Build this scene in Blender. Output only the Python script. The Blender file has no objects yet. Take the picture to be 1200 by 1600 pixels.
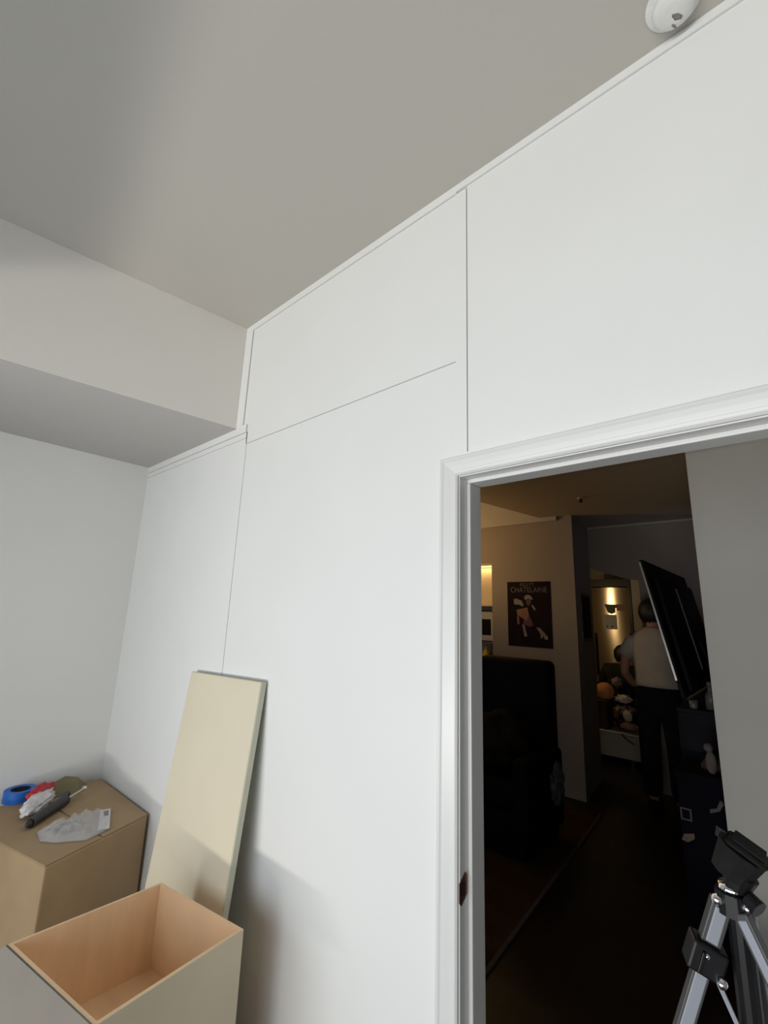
import bpy, bmesh, math, random
from mathutils import Vector, Matrix, noise

# ------------------------------------------------------------------ camera
S = bpy.context.scene
COL = S.collection
YAW, PITCH, ROLL, FPX = math.radians(42.0), math.radians(12.5), math.radians(2.1), 713.0
F_ = Vector((-math.sin(YAW)*math.cos(PITCH), math.cos(YAW)*math.cos(PITCH), math.sin(PITCH)))
R0 = Vector((math.cos(YAW), math.sin(YAW), 0)); U0 = R0.cross(F_)
R_ = R0*math.cos(ROLL) + U0*math.sin(ROLL); U_ = -R0*math.sin(ROLL) + U0*math.cos(ROLL)
cd = bpy.data.cameras.new('camera'); cam = bpy.data.objects.new('camera', cd); COL.objects.link(cam)
cd.sensor_fit = 'VERTICAL'; cd.sensor_height = 32.0; cd.lens = FPX/1600.0*32.0
cd.clip_start = 0.02; cd.clip_end = 60
M = Matrix((R_, U_, -F_)).transposed().to_4x4(); M.translation = Vector((0, -1.12, 1.625))
cam.matrix_world = M
S.camera = cam

# ------------------------------------------------------------------ light and exposure
S.view_settings.view_transform = 'Standard'; S.view_settings.look = 'None'
S.view_settings.gamma = 1.0; S.view_settings.use_curve_mapping = False
S.view_settings.exposure = 0.0
W = bpy.data.worlds.new('world'); S.world = W; W.use_nodes = True
W.node_tree.nodes['Background'].inputs[0].default_value = (0.72, 0.82, 1.0, 1)
W.node_tree.nodes['Background'].inputs[1].default_value = 0.6
WY = -2.5
RWM = Matrix.Translation((-2.1, -2.4, 0)) @ Matrix.Rotation(math.radians(-10.8), 4, 'Z')   # the window wall behind the camera is out of square like the soffit
WX0, WX1, WZ0, WZ1 = -0.30, 3.3, 0.10, 2.07              # window opening in that wall's own frame

def area(name, loc, aim, sx, sy, power, color, spread=180):
    l = bpy.data.lights.new(name, 'AREA'); l.shape = 'RECTANGLE'; l.size = sx; l.size_y = sy
    l.energy = power; l.color = color; l.spread = math.radians(spread)
    o = bpy.data.objects.new(name, l); COL.objects.link(o); o.location = loc
    o.rotation_euler = (Vector(aim)-Vector(loc)).to_track_quat('-Z', 'Y').to_euler()
    return o
def point(name, loc, power, color, r=0.05):
    l = bpy.data.lights.new(name, 'POINT'); l.energy = power; l.color = color; l.shadow_soft_size = r
    o = bpy.data.objects.new(name, l); COL.objects.link(o); o.location = loc
    return o
# daylight entering by the window, and an added low strip light outside that throws the ceiling's shadow edge
area('window_daylight', RWM @ Vector(((WX0+WX1)/2, -0.10, 1.25)), RWM @ Vector(((WX0+WX1)/2, 2.0, 1.25)), WX1-WX0, 1.60, 39, (0.88, 0.95, 1.0))
area('low_strip_light', RWM @ Vector((2.1, -3.6, -0.09)), RWM @ Vector((1.75, 0.0, 2.3)), 4.5, 0.17, 112, (1.0, 0.955, 0.875), 135)
# the second room: warm lamp behind the wall, kitchen lamp, added dim bluish light on the kitchen wall, source unseen
point('living_lamp_light', (-3.25, 2.75, 2.2), 26.0, (1.0, 0.62, 0.25), 0.08)
point('kitchen_lamp_light', (-2.43, 5.0, 1.92), 7.0, (1.0, 0.70, 0.33), 0.03)
area('hall_blue_light', (0.1, 3.95, 1.70), (-0.95, 4.43, 2.05), 0.3, 0.3, 0.35, (0.42, 0.52, 1.0), 100)

# ------------------------------------------------------------------ materials
def lin(c):
    c = c/255.0
    return c/12.92 if c <= 0.04045 else ((c+0.055)/1.055)**2.4
def rgb(r, g, b): return (lin(r), lin(g), lin(b), 1)
MATS = {}
def mat(name, color, rough=0.6, metal=0.0, var=0.0, vscale=8.0, bump=0.0, bscale=60.0, spec=0.5, emit=None, estr=0.0, trans=0.0, alpha=1.0, aniso=0.0, stretch=None):
    m = bpy.data.materials.new(name); m.use_nodes = True
    nt = m.node_tree; b = nt.nodes['Principled BSDF']
    b.inputs['Base Color'].default_value = color; b.inputs['Roughness'].default_value = rough
    b.inputs['Metallic'].default_value = metal; b.inputs['Specular IOR Level'].default_value = spec
    b.inputs['Transmission Weight'].default_value = trans; b.inputs['Alpha'].default_value = alpha
    if emit: b.inputs['Emission Color'].default_value = emit; b.inputs['Emission Strength'].default_value = estr
    tc = nt.nodes.new('ShaderNodeTexCoord'); mp = nt.nodes.new('ShaderNodeMapping')
    nt.links.new(tc.outputs['Object'], mp.inputs['Vector'])
    if stretch: mp.inputs['Scale'].default_value = stretch
    if var > 0:
        n = nt.nodes.new('ShaderNodeTexNoise'); n.inputs['Scale'].default_value = vscale; n.inputs['Detail'].default_value = 4
        r = nt.nodes.new('ShaderNodeValToRGB')
        c = color
        r.color_ramp.elements[0].position = 0.3; r.color_ramp.elements[1].position = 0.7
        r.color_ramp.elements[0].color = (c[0]*(1-var), c[1]*(1-var), c[2]*(1-var), 1)
        r.color_ramp.elements[1].color = (min(1, c[0]*(1+var)), min(1, c[1]*(1+var)), min(1, c[2]*(1+var)), 1)
        nt.links.new(mp.outputs[0], n.inputs['Vector']); nt.links.new(n.outputs['Fac'], r.inputs['Fac']); nt.links.new(r.outputs['Color'], b.inputs['Base Color'])
    if bump > 0:
        n = nt.nodes.new('ShaderNodeTexNoise'); n.inputs['Scale'].default_value = bscale; n.inputs['Detail'].default_value = 3
        bp = nt.nodes.new('ShaderNodeBump'); bp.inputs['Strength'].default_value = bump; bp.inputs['Distance'].default_value = 0.01
        nt.links.new(mp.outputs[0], n.inputs['Vector']); nt.links.new(n.outputs['Fac'], bp.inputs['Height']); nt.links.new(bp.outputs[0], b.inputs['Normal'])
    if aniso > 0:
        b.inputs['Anisotropic'].default_value = aniso
        t = nt.nodes.new('ShaderNodeTangent'); t.direction_type = 'RADIAL'; t.axis = 'Z'; b.inputs['Anisotropic Rotation'].default_value = 0.25
        nt.links.new(t.outputs[0], b.inputs['Tangent'])
    MATS[name] = m
    return m
mat('panel_white', (0.83, 0.835, 0.82, 1), 0.55, var=0.012, vscale=3, bump=0.02, bscale=180)
mat('wall_rear_paint', (0.30, 0.29, 0.28, 1), 0.8, var=0.02)
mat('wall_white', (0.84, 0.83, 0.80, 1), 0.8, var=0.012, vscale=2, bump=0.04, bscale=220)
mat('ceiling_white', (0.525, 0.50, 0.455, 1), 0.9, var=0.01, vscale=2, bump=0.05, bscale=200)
mat('soffit_shade_grey', (0.52, 0.505, 0.485, 1), 0.9, var=0.01, vscale=2, bump=0.05, bscale=200)
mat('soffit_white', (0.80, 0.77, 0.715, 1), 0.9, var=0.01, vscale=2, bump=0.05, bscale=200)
mat('gloss_white', (0.75, 0.75, 0.735, 1), 0.32, var=0.01, vscale=5)
mat('room_floor', (0.05, 0.035, 0.025, 1), 0.5, var=0.15, vscale=6)
mat('dark_wood', (0.012, 0.008, 0.006, 1), 0.42, spec=0.3, var=0.3, vscale=4, stretch=(8, 1, 1), bump=0.05)
mat('greige', (0.275, 0.23, 0.18, 1), 0.85, var=0.02, vscale=3)
mat('hall_grey', (0.60, 0.60, 0.56, 1), 0.85, var=0.02, vscale=3, bump=0.04, bscale=200)
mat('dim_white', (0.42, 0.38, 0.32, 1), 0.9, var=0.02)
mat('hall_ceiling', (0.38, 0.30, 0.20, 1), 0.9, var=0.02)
mat('cardboard', rgb(172, 146, 112), 0.85, var=0.07, vscale=5, bump=0.05)
mat('cardboard_tape', rgb(160, 132, 98), 0.45, var=0.05)
mat('plywood', (0.88, 0.61, 0.37, 1), 0.6, var=0.06, vscale=4, stretch=(1, 6, 1))
mat('box_outside', rgb(216, 202, 174), 0.7, var=0.04, vscale=5)
mat('box_flap', rgb(146, 138, 128), 0.75, var=0.06, vscale=5)
mat('board_face', rgb(226, 216, 192), 0.5, var=0.02, vscale=4)
mat('board_edge', rgb(200, 200, 180), 0.6, var=0.04, vscale=12)
mat('tape_blue', rgb(30, 110, 205), 0.5, var=0.1, vscale=20)
mat('tape_core', rgb(40, 45, 60), 0.8)
mat('pack_red', rgb(190, 45, 50), 0.4, var=0.2, vscale=25)
mat('pack_white', rgb(225, 220, 220), 0.35, var=0.12, vscale=30)
mat('tool_black', rgb(40, 36, 40), 0.45, var=0.2, vscale=30)
mat('steel', (0.60, 0.60, 0.60, 1), 0.22, 1.0)
mat('paper_olive', rgb(128, 118, 88), 0.85, var=0.1, vscale=10)
mat('ink_black', rgb(15, 15, 16), 0.6)
mat('brass', rgb(120, 70, 55), 0.35, 1.0, var=0.3, vscale=30)
mat('brass_hole', rgb(30, 15, 12), 0.8)
mat('alu', (0.27, 0.285, 0.325, 1), 0.55, 0.15, var=0.03, vscale=15)
mat('alu_dark', (0.06, 0.06, 0.06, 1), 0.5, 0.3)
mat('plastic_black', (0.008, 0.008, 0.009, 1), 0.4, spec=0.22, var=0.2, vscale=20)
mat('plastic_black_matt', (0.010, 0.010, 0.0095, 1), 0.8, spec=0.15, var=0.3, vscale=25, bump=0.2, bscale=120)
mat('chrome', (0.85, 0.85, 0.87, 1), 0.08, 1.0)
mat('detector', (0.76, 0.76, 0.73, 1), 0.55, var=0.06, vscale=30)
mat('detector_dirt', (0.22, 0.21, 0.20, 1), 0.8, var=0.3, vscale=60)
mat('chair_black', (0.003, 0.003, 0.0032, 1), 0.7, spec=0.12, bump=0.1)
mat('blanket_brown', (0.020, 0.016, 0.013, 1), 0.95, var=0.3, vscale=14, spec=0.1)
mat('cloth_grey', (0.10, 0.095, 0.10, 1), 0.95, var=0.5, vscale=26)
mat('rug', (0.052, 0.028, 0.015, 1), 0.95, var=0.35, vscale=5, spec=0.1)
mat('rug_border', (0.07, 0.06, 0.05, 1), 0.95, var=0.2, vscale=30)
mat('poster_dark', (0.010, 0.004, 0.005, 1), 0.7, spec=0.1, var=0.4, vscale=6)
mat('poster_text', (0.10, 0.07, 0.075, 1), 0.6)
mat('poster_cream', (0.19, 0.16, 0.14, 1), 0.6, var=0.15, vscale=40)
mat('poster_orange', (0.20, 0.085, 0.03, 1), 0.6, var=0.2, vscale=30)
mat('poster_red', (0.075, 0.014, 0.008, 1), 0.6, var=0.2, vscale=30)
mat('print_grey', (0.10, 0.09, 0.09, 1), 0.6, var=0.8, vscale=14)
mat('shelf_wood', (0.12, 0.075, 0.045, 1), 0.5, var=0.2, vscale=6, stretch=(1, 1, 6))
mat('niche_back', (0.45, 0.36, 0.26, 1), 0.7, var=0.05)
mat('lamp_glow', (1, 0.8, 0.4, 1), 0.5, emit=(1.0, 0.72, 0.28, 1), estr=1.6)
mat('glow_ball', rgb(235, 190, 70), 0.25)
mat('fridge_steel', (0.60, 0.53, 0.42, 1), 0.22, 1.0, aniso=0.98)
mat('fridge_black', (0.012, 0.010, 0.009, 1), 0.4)
mat('paper_white', (0.45, 0.43, 0.38, 1), 0.8, var=0.05, vscale=30)
mat('magnet_black', (0.012, 0.012, 0.014, 1), 0.5)
mat('magnet_red', (0.22, 0.06, 0.04, 1), 0.5)
mat('bench_white', (0.42, 0.40, 0.36, 1), 0.5, var=0.04)
mat('orange_knit', (0.62, 0.26, 0.085, 1), 0.95, var=0.15, vscale=40, bump=0.3, bscale=120)
mat('cream_cloth', (0.62, 0.50, 0.38, 1), 0.95, var=0.25, vscale=18)
mat('brown_cloth', (0.035, 0.018, 0.012, 1), 0.95, var=0.5, vscale=12)
mat('print_cloth', (0.24, 0.16, 0.11, 1), 0.95, var=1.0, vscale=16)
mat('tan_cloth', (0.36, 0.20, 0.12, 1), 0.95, var=0.3, vscale=14)
mat('pink_cloth', (0.30, 0.18, 0.18, 1), 0.95, var=0.2, vscale=18)
mat('basket_brown', (0.045, 0.025, 0.016, 1), 0.8, var=0.3, vscale=30, stretch=(1, 1, 6))
mat('skin', (0.34, 0.165, 0.10, 1), 0.6, var=0.05, vscale=10)
mat('hair', (0.006, 0.005, 0.005, 1), 0.5, bump=0.3, bscale=160)
mat('tshirt', (0.36, 0.32, 0.26, 1), 0.95, var=0.05, vscale=8, bump=0.15, bscale=30)
mat('trousers', (0.008, 0.008, 0.011, 1), 0.95, var=0.2, spec=0.1)
mat('jacket_olive', (0.022, 0.022, 0.013, 1), 0.9, var=0.3, vscale=10, spec=0.15)
mat('tv_black', (0.004, 0.004, 0.0045, 1), 0.55, spec=0.08)
mat('rail_grey', (0.05, 0.05, 0.05, 1), 0.5)
mat('tv_bezel', (0.55, 0.55, 0.56, 1), 0.25, 1.0)
mat('dresser_navy', (0.008, 0.009, 0.013, 1), 0.7, spec=0.15, var=0.2, vscale=8)
mat('tote_navy', (0.0035, 0.0038, 0.008, 1), 0.9, spec=0.1, var=0.2, vscale=20)
mat('card_grey', (0.05, 0.05, 0.055, 1), 0.6, var=0.3, vscale=60)
mat('card_tan', (0.14, 0.09, 0.065, 1), 0.6, var=0.3, vscale=40)
mat('plush_white', (0.11, 0.10, 0.10, 1), 0.95, var=0.2, vscale=30)
mat('plush_brown', (0.04, 0.023, 0.014, 1), 0.95, var=0.4, vscale=18)
mat('cup_dim', (0.10, 0.10, 0.10, 1), 0.4)
mat('cup_white', (0.45, 0.45, 0.45, 1), 0.3)
# thin clear plastic
m = mat('clear_plastic', (0.86, 0.86, 0.88, 1), 0.15, var=0.03, vscale=20)
m.node_tree.nodes['Principled BSDF'].inputs['Alpha'].default_value = 0.34
mat('window_frame', (0.75, 0.75, 0.75, 1), 0.4)

# ------------------------------------------------------------------ helpers
def link(name, me, material, parent=None, smooth=False):
    o = bpy.data.objects.new(name, me); COL.objects.link(o)
    if material: me.materials.append(MATS[material])
    if parent is not None: o.parent = parent
    if smooth:
        for p in me.polygons: p.use_smooth = True
    return o
def bm_obj(name, bm, material, parent=None, smooth=False):
    bmesh.ops.recalc_face_normals(bm, faces=bm.faces[:])
    me = bpy.data.meshes.new(name); bm.to_mesh(me); bm.free()
    return link(name, me, material, parent, smooth)
def bbox(bm, lo, hi, bev=0.0, mtx=None):
    g = bmesh.ops.create_cube(bm, size=1.0); vs = g['verts']
    for v in vs: v.co = Vector([lo[i]+(v.co[i]+0.5)*(hi[i]-lo[i]) for i in range(3)])
    if bev > 0:
        es = list({e for v in vs for e in v.link_edges})
        r = bmesh.ops.bevel(bm, geom=es, offset=bev, segments=2, affect='EDGES', profile=0.5)
        vs = list({v for f in r['faces'] for v in f.verts} | {v for v in vs if v.is_valid})
    if mtx is not None: bmesh.ops.transform(bm, matrix=mtx, verts=vs)
    return vs
def box(name, lo, hi, material, parent=None, bev=0.0, mtx=None):
    bm = bmesh.new(); bbox(bm, lo, hi, bev, mtx); return bm_obj(name, bm, material, parent)
def prism(name, pts, vec, material, parent=None):
    """extrude a planar polygon (3-D points) along vec"""
    bm = bmesh.new(); vec = Vector(vec)
    a = [bm.verts.new(p) for p in pts]; b = [bm.verts.new(Vector(p)+vec) for p in pts]
    n = len(a); bm.faces.new(a); bm.faces.new(b[::-1])
    for i in range(n): bm.faces.new((a[i], b[i], b[(i+1) % n], a[(i+1) % n]))
    return bm_obj(name, bm, material, parent)
def frame_mtx(p, q):
    p, q = Vector(p), Vector(q); d = (q-p); z = d.normalized()
    x = Vector((0, 0, 1)).cross(z)
    if x.length < 1e-4: x = Vector((1, 0, 0))
    x.normalize(); y = z.cross(x)
    m = Matrix((x, y, z)).transposed().to_4x4(); m.translation = p
    return m, d.length
def tube_bm(bm, p, q, r0, r1=None, seg=14):
    r1 = r0 if r1 is None else r1
    m, L = frame_mtx(p, q)
    bmesh.ops.create_cone(bm, cap_ends=True, segments=seg, radius1=r0, radius2=r1, depth=L, matrix=m @ Matrix.Translation((0, 0, L/2)))
def tube(name, p, q, r0, material, parent=None, r1=None, seg=14):
    bm = bmesh.new(); tube_bm(bm, p, q, r0, r1, seg); return bm_obj(name, bm, material, parent, False)
def bar(name, p, q, w, t, material, parent=None, bev=0.0, twist=0.0):
    m, L = frame_mtx(p, q); m = m @ Matrix.Rotation(twist, 4, 'Z')
    return box(name, (-w/2, -t/2, 0), (w/2, t/2, L), material, parent, bev, m)
def lathe(name, prof, material, parent=None, mtx=None, seg=32, smooth=True):
    bm = bmesh.new(); rings = []
    for r, z in prof:
        rings.append([bm.verts.new((r*math.cos(2*math.pi*k/seg), r*math.sin(2*math.pi*k/seg), z)) for k in range(seg)] if r > 1e-6 else [bm.verts.new((0, 0, z))])
    for a, b in zip(rings, rings[1:]):
        for k in range(seg):
            k2 = (k+1) % seg
            if len(a) == 1 and len(b) > 1: bm.faces.new((a[0], b[k], b[k2]))
            elif len(b) == 1 and len(a) > 1: bm.faces.new((a[k], a[k2], b[0]))
            elif len(a) > 1: bm.faces.new((a[k], a[k2], b[k2], b[k]))
    if mtx is not None: bmesh.ops.transform(bm, matrix=mtx, verts=bm.verts[:])
    o = bm_obj(name, bm, material, parent, smooth)
    return o
def blob(name, c, size, material, parent=None, amp=0.25, freq=3.0, seed=0, sub=4, flat=None, rot=0.0, fold=0.0):
    """crumpled soft thing: noisy ellipsoid with folds, optional flat underside at z=flat"""
    bm = bmesh.new(); bmesh.ops.create_icosphere(bm, subdivisions=sub, radius=1.0)
    off = Vector((seed*3.7, seed*1.3, seed*2.1)); cr, sr = math.cos(rot), math.sin(rot)
    for v in bm.verts:
        n = v.co.normalized()
        k = 1.0 + amp*noise.noise(n*freq+off) + 0.45*amp*noise.noise(n*freq*2.7+off)
        if fold: k += fold*math.sin(9*noise.noise(n*1.6+off)+7*n.x)*0.5
        p = Vector((n.x*size[0], n.y*size[1], n.z*size[2]))*k
        v.co = Vector((c[0]+cr*p.x-sr*p.y, c[1]+sr*p.x+cr*p.y, c[2]+p.z))
        if flat is not None and v.co.z < flat: v.co.z = flat
    return bm_obj(name, bm, material, parent, True)
def skin(name, pts, edges, material, parent=None, root=0, sub=2):
    """one continuous tapering surface grown over a skeleton: pts = (x,y,z,rx[,ry])"""
    me = bpy.data.meshes.new('skeleton'); me.from_pydata([p[:3] for p in pts], edges, [])
    o = bpy.data.objects.new('skeleton', me); COL.objects.link(o)
    md = o.modifiers.new('skin', 'SKIN'); md.use_smooth_shade = True
    for i, p in enumerate(pts):
        sv = me.skin_vertices[0].data[i]; sv.radius = (p[3], p[4] if len(p) > 4 else p[3]); sv.use_root = (i == root)
    ms = o.modifiers.new('sub', 'SUBSURF'); ms.levels = sub; ms.render_levels = sub
    dg = bpy.context.evaluated_depsgraph_get()
    nm = bpy.data.meshes.new_from_object(o.evaluated_get(dg)); nm.name = name
    bpy.data.objects.remove(o); bpy.data.meshes.remove(me)
    nm.materials.clear()
    return link(name, nm, material, parent, True)
def empty(name, loc=(0, 0, 0)):
    o = bpy.data.objects.new(name, None); COL.objects.link(o); o.empty_display_size = 0.05
    return o          # parts carry world coordinates, so the root stays at the origin unless set_base is used
def set_base(o, loc):
    """move an Empty to the thing's base while its parts stay put"""
    o.location = loc; inv = Matrix.Translation(Vector(loc)).inverted()
    for c in o.children: c.matrix_parent_inverse = inv
def tag(o, label, cat, group=None, kind=None):
    o['label'] = label; o['category'] = cat
    if group: o['group'] = group
    if kind: o['kind'] = kind
    return o
def struct(o, label=None):
    o['kind'] = 'structure'
    if label: o['label'] = label
    return o
def text(name, s, size, loc, rot, material, parent, xs=1.0, ext=0.0005):
    c = bpy.data.curves.new(name, 'FONT'); c.body = s; c.size = size; c.align_x = 'CENTER'; c.extrude = ext
    o = bpy.data.objects.new(name, c); COL.objects.link(o)
    dg = bpy.context.evaluated_depsgraph_get(); me = bpy.data.meshes.new_from_object(o.evaluated_get(dg))
    bpy.data.objects.remove(o); bpy.data.curves.remove(c); me.name = name
    me.transform(Matrix.Translation(loc) @ rot @ Matrix.Diagonal((xs, 1, 1, 1)))
    me.materials.clear()
    return link(name, me, material, parent)

# ------------------------------------------------------------------ the room: shell
CZ = 3.095
XB = -3.135                       # back wall
struct(box('floor', (XB-0.1, -3.3, -0.1), (1.6, 0.02, 0.0), 'room_floor'), 'floor of the room')
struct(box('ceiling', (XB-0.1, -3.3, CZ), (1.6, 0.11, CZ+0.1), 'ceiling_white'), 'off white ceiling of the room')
struct(box('wall_back', (XB-0.1, WY-0.1, 0.0), (XB, 0.11, CZ), 'wall_white'), 'plain white wall behind the cardboard box')
struct(box('wall_right', (1.5, -3.2, 0), (1.6, 0.0, CZ), 'wall_rear_paint'))
# wall with the window, behind the camera
wr = struct(empty('wall_rear'))
def rwbox(name, lo, hi, m_, parent): return box(name, lo, hi, m_, parent, 0.0, RWM)
rwbox('wall_segment', (-1.05, -0.1, 0), (3.72, 0, WZ0), 'wall_rear_paint', wr)
rwbox('wall_segment', (-1.05, -0.1, WZ1), (3.72, 0, CZ), 'wall_rear_paint', wr)
rwbox('wall_segment', (-1.05, -0.1, WZ0), (WX0, 0, WZ1), 'wall_rear_paint', wr)
rwbox('wall_segment', (WX1, -0.1, WZ0), (3.72, 0, WZ1), 'wall_rear_paint', wr)
wn = struct(empty('window_1'))
for k in range(3):
    xx = WX0 + 0.02 + (WX1-WX0-0.04)*k/2
    rwbox('window_frame', (xx-0.02, -0.06, WZ0), (xx+0.02, -0.02, WZ1), 'window_frame', wn)
# boxed-in soffit along the back wall; its face is a few degrees off square
SK = 0.1294
def sx(y): return -2.043 + SK*y
SZ = 2.52
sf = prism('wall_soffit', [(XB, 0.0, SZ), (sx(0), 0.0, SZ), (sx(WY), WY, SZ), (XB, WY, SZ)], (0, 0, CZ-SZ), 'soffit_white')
prism('soffit_underside', [(XB, 0.0, SZ-0.003), (sx(0)-0.0005, 0.0, SZ-0.003), (sx(WY)-0.0005, WY, SZ-0.003), (XB, WY, SZ-0.003)], (0, 0, 0.003), 'soffit_shade_grey', sf)  # greyer tint that also carries the underside's shade in its colour
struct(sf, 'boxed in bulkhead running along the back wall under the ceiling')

# ------------------------------------------------------------------ partition wall of white panels, with the doorway
XL, XR, ZH = -0.708, 0.102, 2.03        # jamb faces and head
T = 0.10
pw = struct(empty('wall_partition'), 'white panel partition wall with the doorway')
G = 0.0042
def panel(x0, x1, z0, z1, y0=0.0, name='panel'):
    return box(name, (x0, y0, z0), (x1, 0.014, z1), 'panel_white', pw)
# backing
bx0 = XL-0.02; bx1 = XR+0.02
box('backing', (XB, 0.014, 0), (bx0, T, CZ), 'panel_white', pw)
box('backing', (bx1, 0.014, 0), (1.5, T, CZ), 'panel_white', pw)
box('backing', (bx0, 0.014, ZH+0.02), (bx1, T, CZ), 'panel_white', pw)
# lower left panel under the soffit, two thin rails above it
panel(XB, -1.937, 0, 2.446)
panel(XB, -1.945, 2.4487, 2.4775, name='rail')
panel(XB, -1.9475, 2.4805, SZ+0.002, y0=-0.004, name='rail')
panel(-1.9437, -1.937, 2.446, 2.4775, name='rail')
# main panel left of the door
panel(-1.937+G, -0.725, 0, 2.416-G/2)
panel(-0.725, bx0, 0, ZH+0.02)
panel(-0.725, -0.684, ZH+0.02, 3.0665-0.004)
# upper panel
panel(-1.9437, -0.725, 2.416+G/2, 3.0605)
panel(-1.9785, -1.9437, SZ-0.0, 3.0605)
panel(-1.9437, -1.937+G, 2.4775, 2.4775+0.001)
# narrow upright strip beside the soffit and rail under the ceiling
panel(-2.043, -1.9815, SZ+0.002, 3.0635, y0=-0.006, name='rail')
panel(-2.043, -0.72, 3.0635, CZ, y0=-0.006, name='rail')
panel(-0.72, 1.5, 3.0690, CZ, y0=-0.006, name='rail')
# panel over the door
panel(-0.684+G, 1.5, ZH+0.075, 3.0665)
panel(-0.684, 1.5, ZH+0.02, ZH+0.075)
panel(bx1, 1.5, 0, ZH+0.02)

# ------------------------------------------------------------------ door frame
dr = struct(empty('door_1'), 'white moulded door frame without its door')
# casing profile: (distance out from the opening, projection)
CP = [(0.003, 0.0), (0.003, 0.009), (0.008, 0.0135), (0.0105, 0.0135), (0.0115, 0.0105), (0.019, 0.0125), (0.0205, 0.0105),
      (0.034, 0.014), (0.047, 0.0165), (0.052, 0.020), (0.058, 0.0205), (0.0605, 0.018), (0.0605, 0.0)]
def casing(name, fn0, fn1):
    bm = bmesh.new()
    a = [bm.verts.new(fn0(u, w)) for u, w in CP]; b = [bm.verts.new(fn1(u, w)) for u, w in CP]
    for i in range(len(CP)-1): bm.faces.new((a[i], a[i+1], b[i+1], b[i]))
    bm.faces.new(a); bm.faces.new(b[::-1])
    return bm_obj(name, bm, 'gloss_white', dr)
casing('casing', lambda u, w: (XL-u, -w, 0), lambda u, w: (XL-u, -w, ZH+u))
casing('casing', lambda u, w: (XL-u, -w, ZH+u), lambda u, w: (XR+u, -w, ZH+u))
casing('casing', lambda u, w: (XR+u, -w, ZH+u), lambda u, w: (XR+u, -w, 0))
for s, x in ((-1, XL), (1, XR)):
    box('jamb', (min(x, x+s*0.02), -0.002, 0), (max(x, x+s*0.02), T, ZH+0.02), 'gloss_white', dr, 0.0015)
    st = box('door_stop', (min(x, x-s*0.012), 0.036, 0), (max(x, x-s*0.012), T, ZH-0.012), 'gloss_white', dr, 0.003)
box('jamb', (XL, -0.002, ZH), (XR, T, ZH+0.02), 'gloss_white', dr, 0.0015)
box('door_stop', (XL, 0.036, ZH-0.012), (XR, T, ZH), 'gloss_white', dr, 0.003)
zc = 0.957
spp = prism('strike_plate', [(XL+0.0006, 0.002, zc-0.030), (XL+0.0006, -0.006, zc-0.022), (XL+0.0006, -0.006, zc+0.020), (XL+0.0006, 0.022, zc+0.038), (XL+0.0006, 0.030, zc+0.030), (XL+0.0006, 0.030, zc-0.012)], (0.0016, 0, 0), 'brass', dr)
spp['label'] = 'dark brass strike plate'
box('strike_hole', (XL+0.0018, 0.006, zc-0.012), (XL+0.0026, 0.020, zc+0.018), 'brass_hole', spp)

# ------------------------------------------------------------------ the second room: shell
XW = -4.6
PY = 3.637                                    # wall with the poster
struct(box('floor_hall', (XW, 0.02, -0.1), (1.6, 7.2, 0.0), 'dark_wood'), 'dark wooden floor of the second room')
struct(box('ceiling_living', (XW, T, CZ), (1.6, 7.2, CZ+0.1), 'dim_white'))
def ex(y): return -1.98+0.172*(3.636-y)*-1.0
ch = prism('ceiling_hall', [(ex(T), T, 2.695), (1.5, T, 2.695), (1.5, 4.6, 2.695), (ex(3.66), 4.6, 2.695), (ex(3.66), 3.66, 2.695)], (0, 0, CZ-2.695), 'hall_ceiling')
struct(ch, 'lowered hall ceiling of the second room')
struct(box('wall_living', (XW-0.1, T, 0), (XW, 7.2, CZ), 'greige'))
struct(box('wall_hall_end', (1.5, 0.0, 0), (1.6, 7.2, CZ), 'greige'))
# poster wall, its return and the wall with the kitchen opening
NX0, NX1, NZ0, NZ1 = -3.25, -2.583, 0.95, 2.237       # lit niche in the poster wall
wp = struct(empty('wall_poster'), 'greige wall with the dark poster')
box('wall_segment', (XW, PY, 0), (NX0, PY+0.20, 2.70), 'greige', wp)
box('wall_segment', (NX1, PY, 0), (-1.80, PY+0.20, 2.70), 'greige', wp)
box('wall_segment', (NX0, PY, 0), (NX1, PY+0.20, NZ0), 'greige', wp)
box('wall_segment', (NX0, PY, NZ1), (NX1, PY+0.20, 2.70), 'greige', wp)
prism('wall_segment', [(-1.80, PY, 0), (-1.655, PY, 0), (-1.752, 4.43, 0), (-1.80, 4.43, 0)], (0, 0, 2.70), 'greige', wp)
struct(box('wall_bulkhead', (XW, PY-0.035, 2.65), (-1.802, PY+0.2, CZ), 'dim_white'), 'pale bulkhead over the poster wall')
struct(box('trim_1', (-1.75, 4.41, 2.672), (1.5, 4.43, 2.695), 'dim_white'), 'thin pale moulding under the hall ceiling')
hd = struct(empty('wall_kitchen'), 'wall with the opening to the kitchen')
prism('wall_segment', [(-1.80, 4.43, 2.232), (-1.40, 4.43, 2.10), (-1.252, 4.43, 2.077), (-1.252, 4.43, 0), (1.5, 4.43, 0), (1.5, 4.43, 2.70), (-1.80, 4.43, 2.70)], (0, 0.12, 0), 'greige', hd)
struct(box('wall_kitchen_side', (-1.782, 6.285, 0), (1.5, 6.95, 2.6), 'dim_white'))
struct(box('wall_kitchen_back', (XW, 7.1, 0), (1.5, 7.2, CZ), 'dim_white'))
struct(box('ceiling_kitchen', (XW, 4.55, 2.62), (1.5, 7.1, 2.72), 'dim_white'))
struct(box('wall_kitchen_left', (-3.3, PY+0.2, 0), (-3.2, 7.1, 2.62), 'dim_white'))
# grey wall straight ahead of the doorway
struct(prism('wall_hallway', [(-0.383, 1.90, 0), (1.5, 1.80, 0), (1.5, 1.94, 0), (-0.375, 2.02, 0)], (0, 0, 2.695), 'hall_grey'), 'grey wall end facing the doorway')

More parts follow.
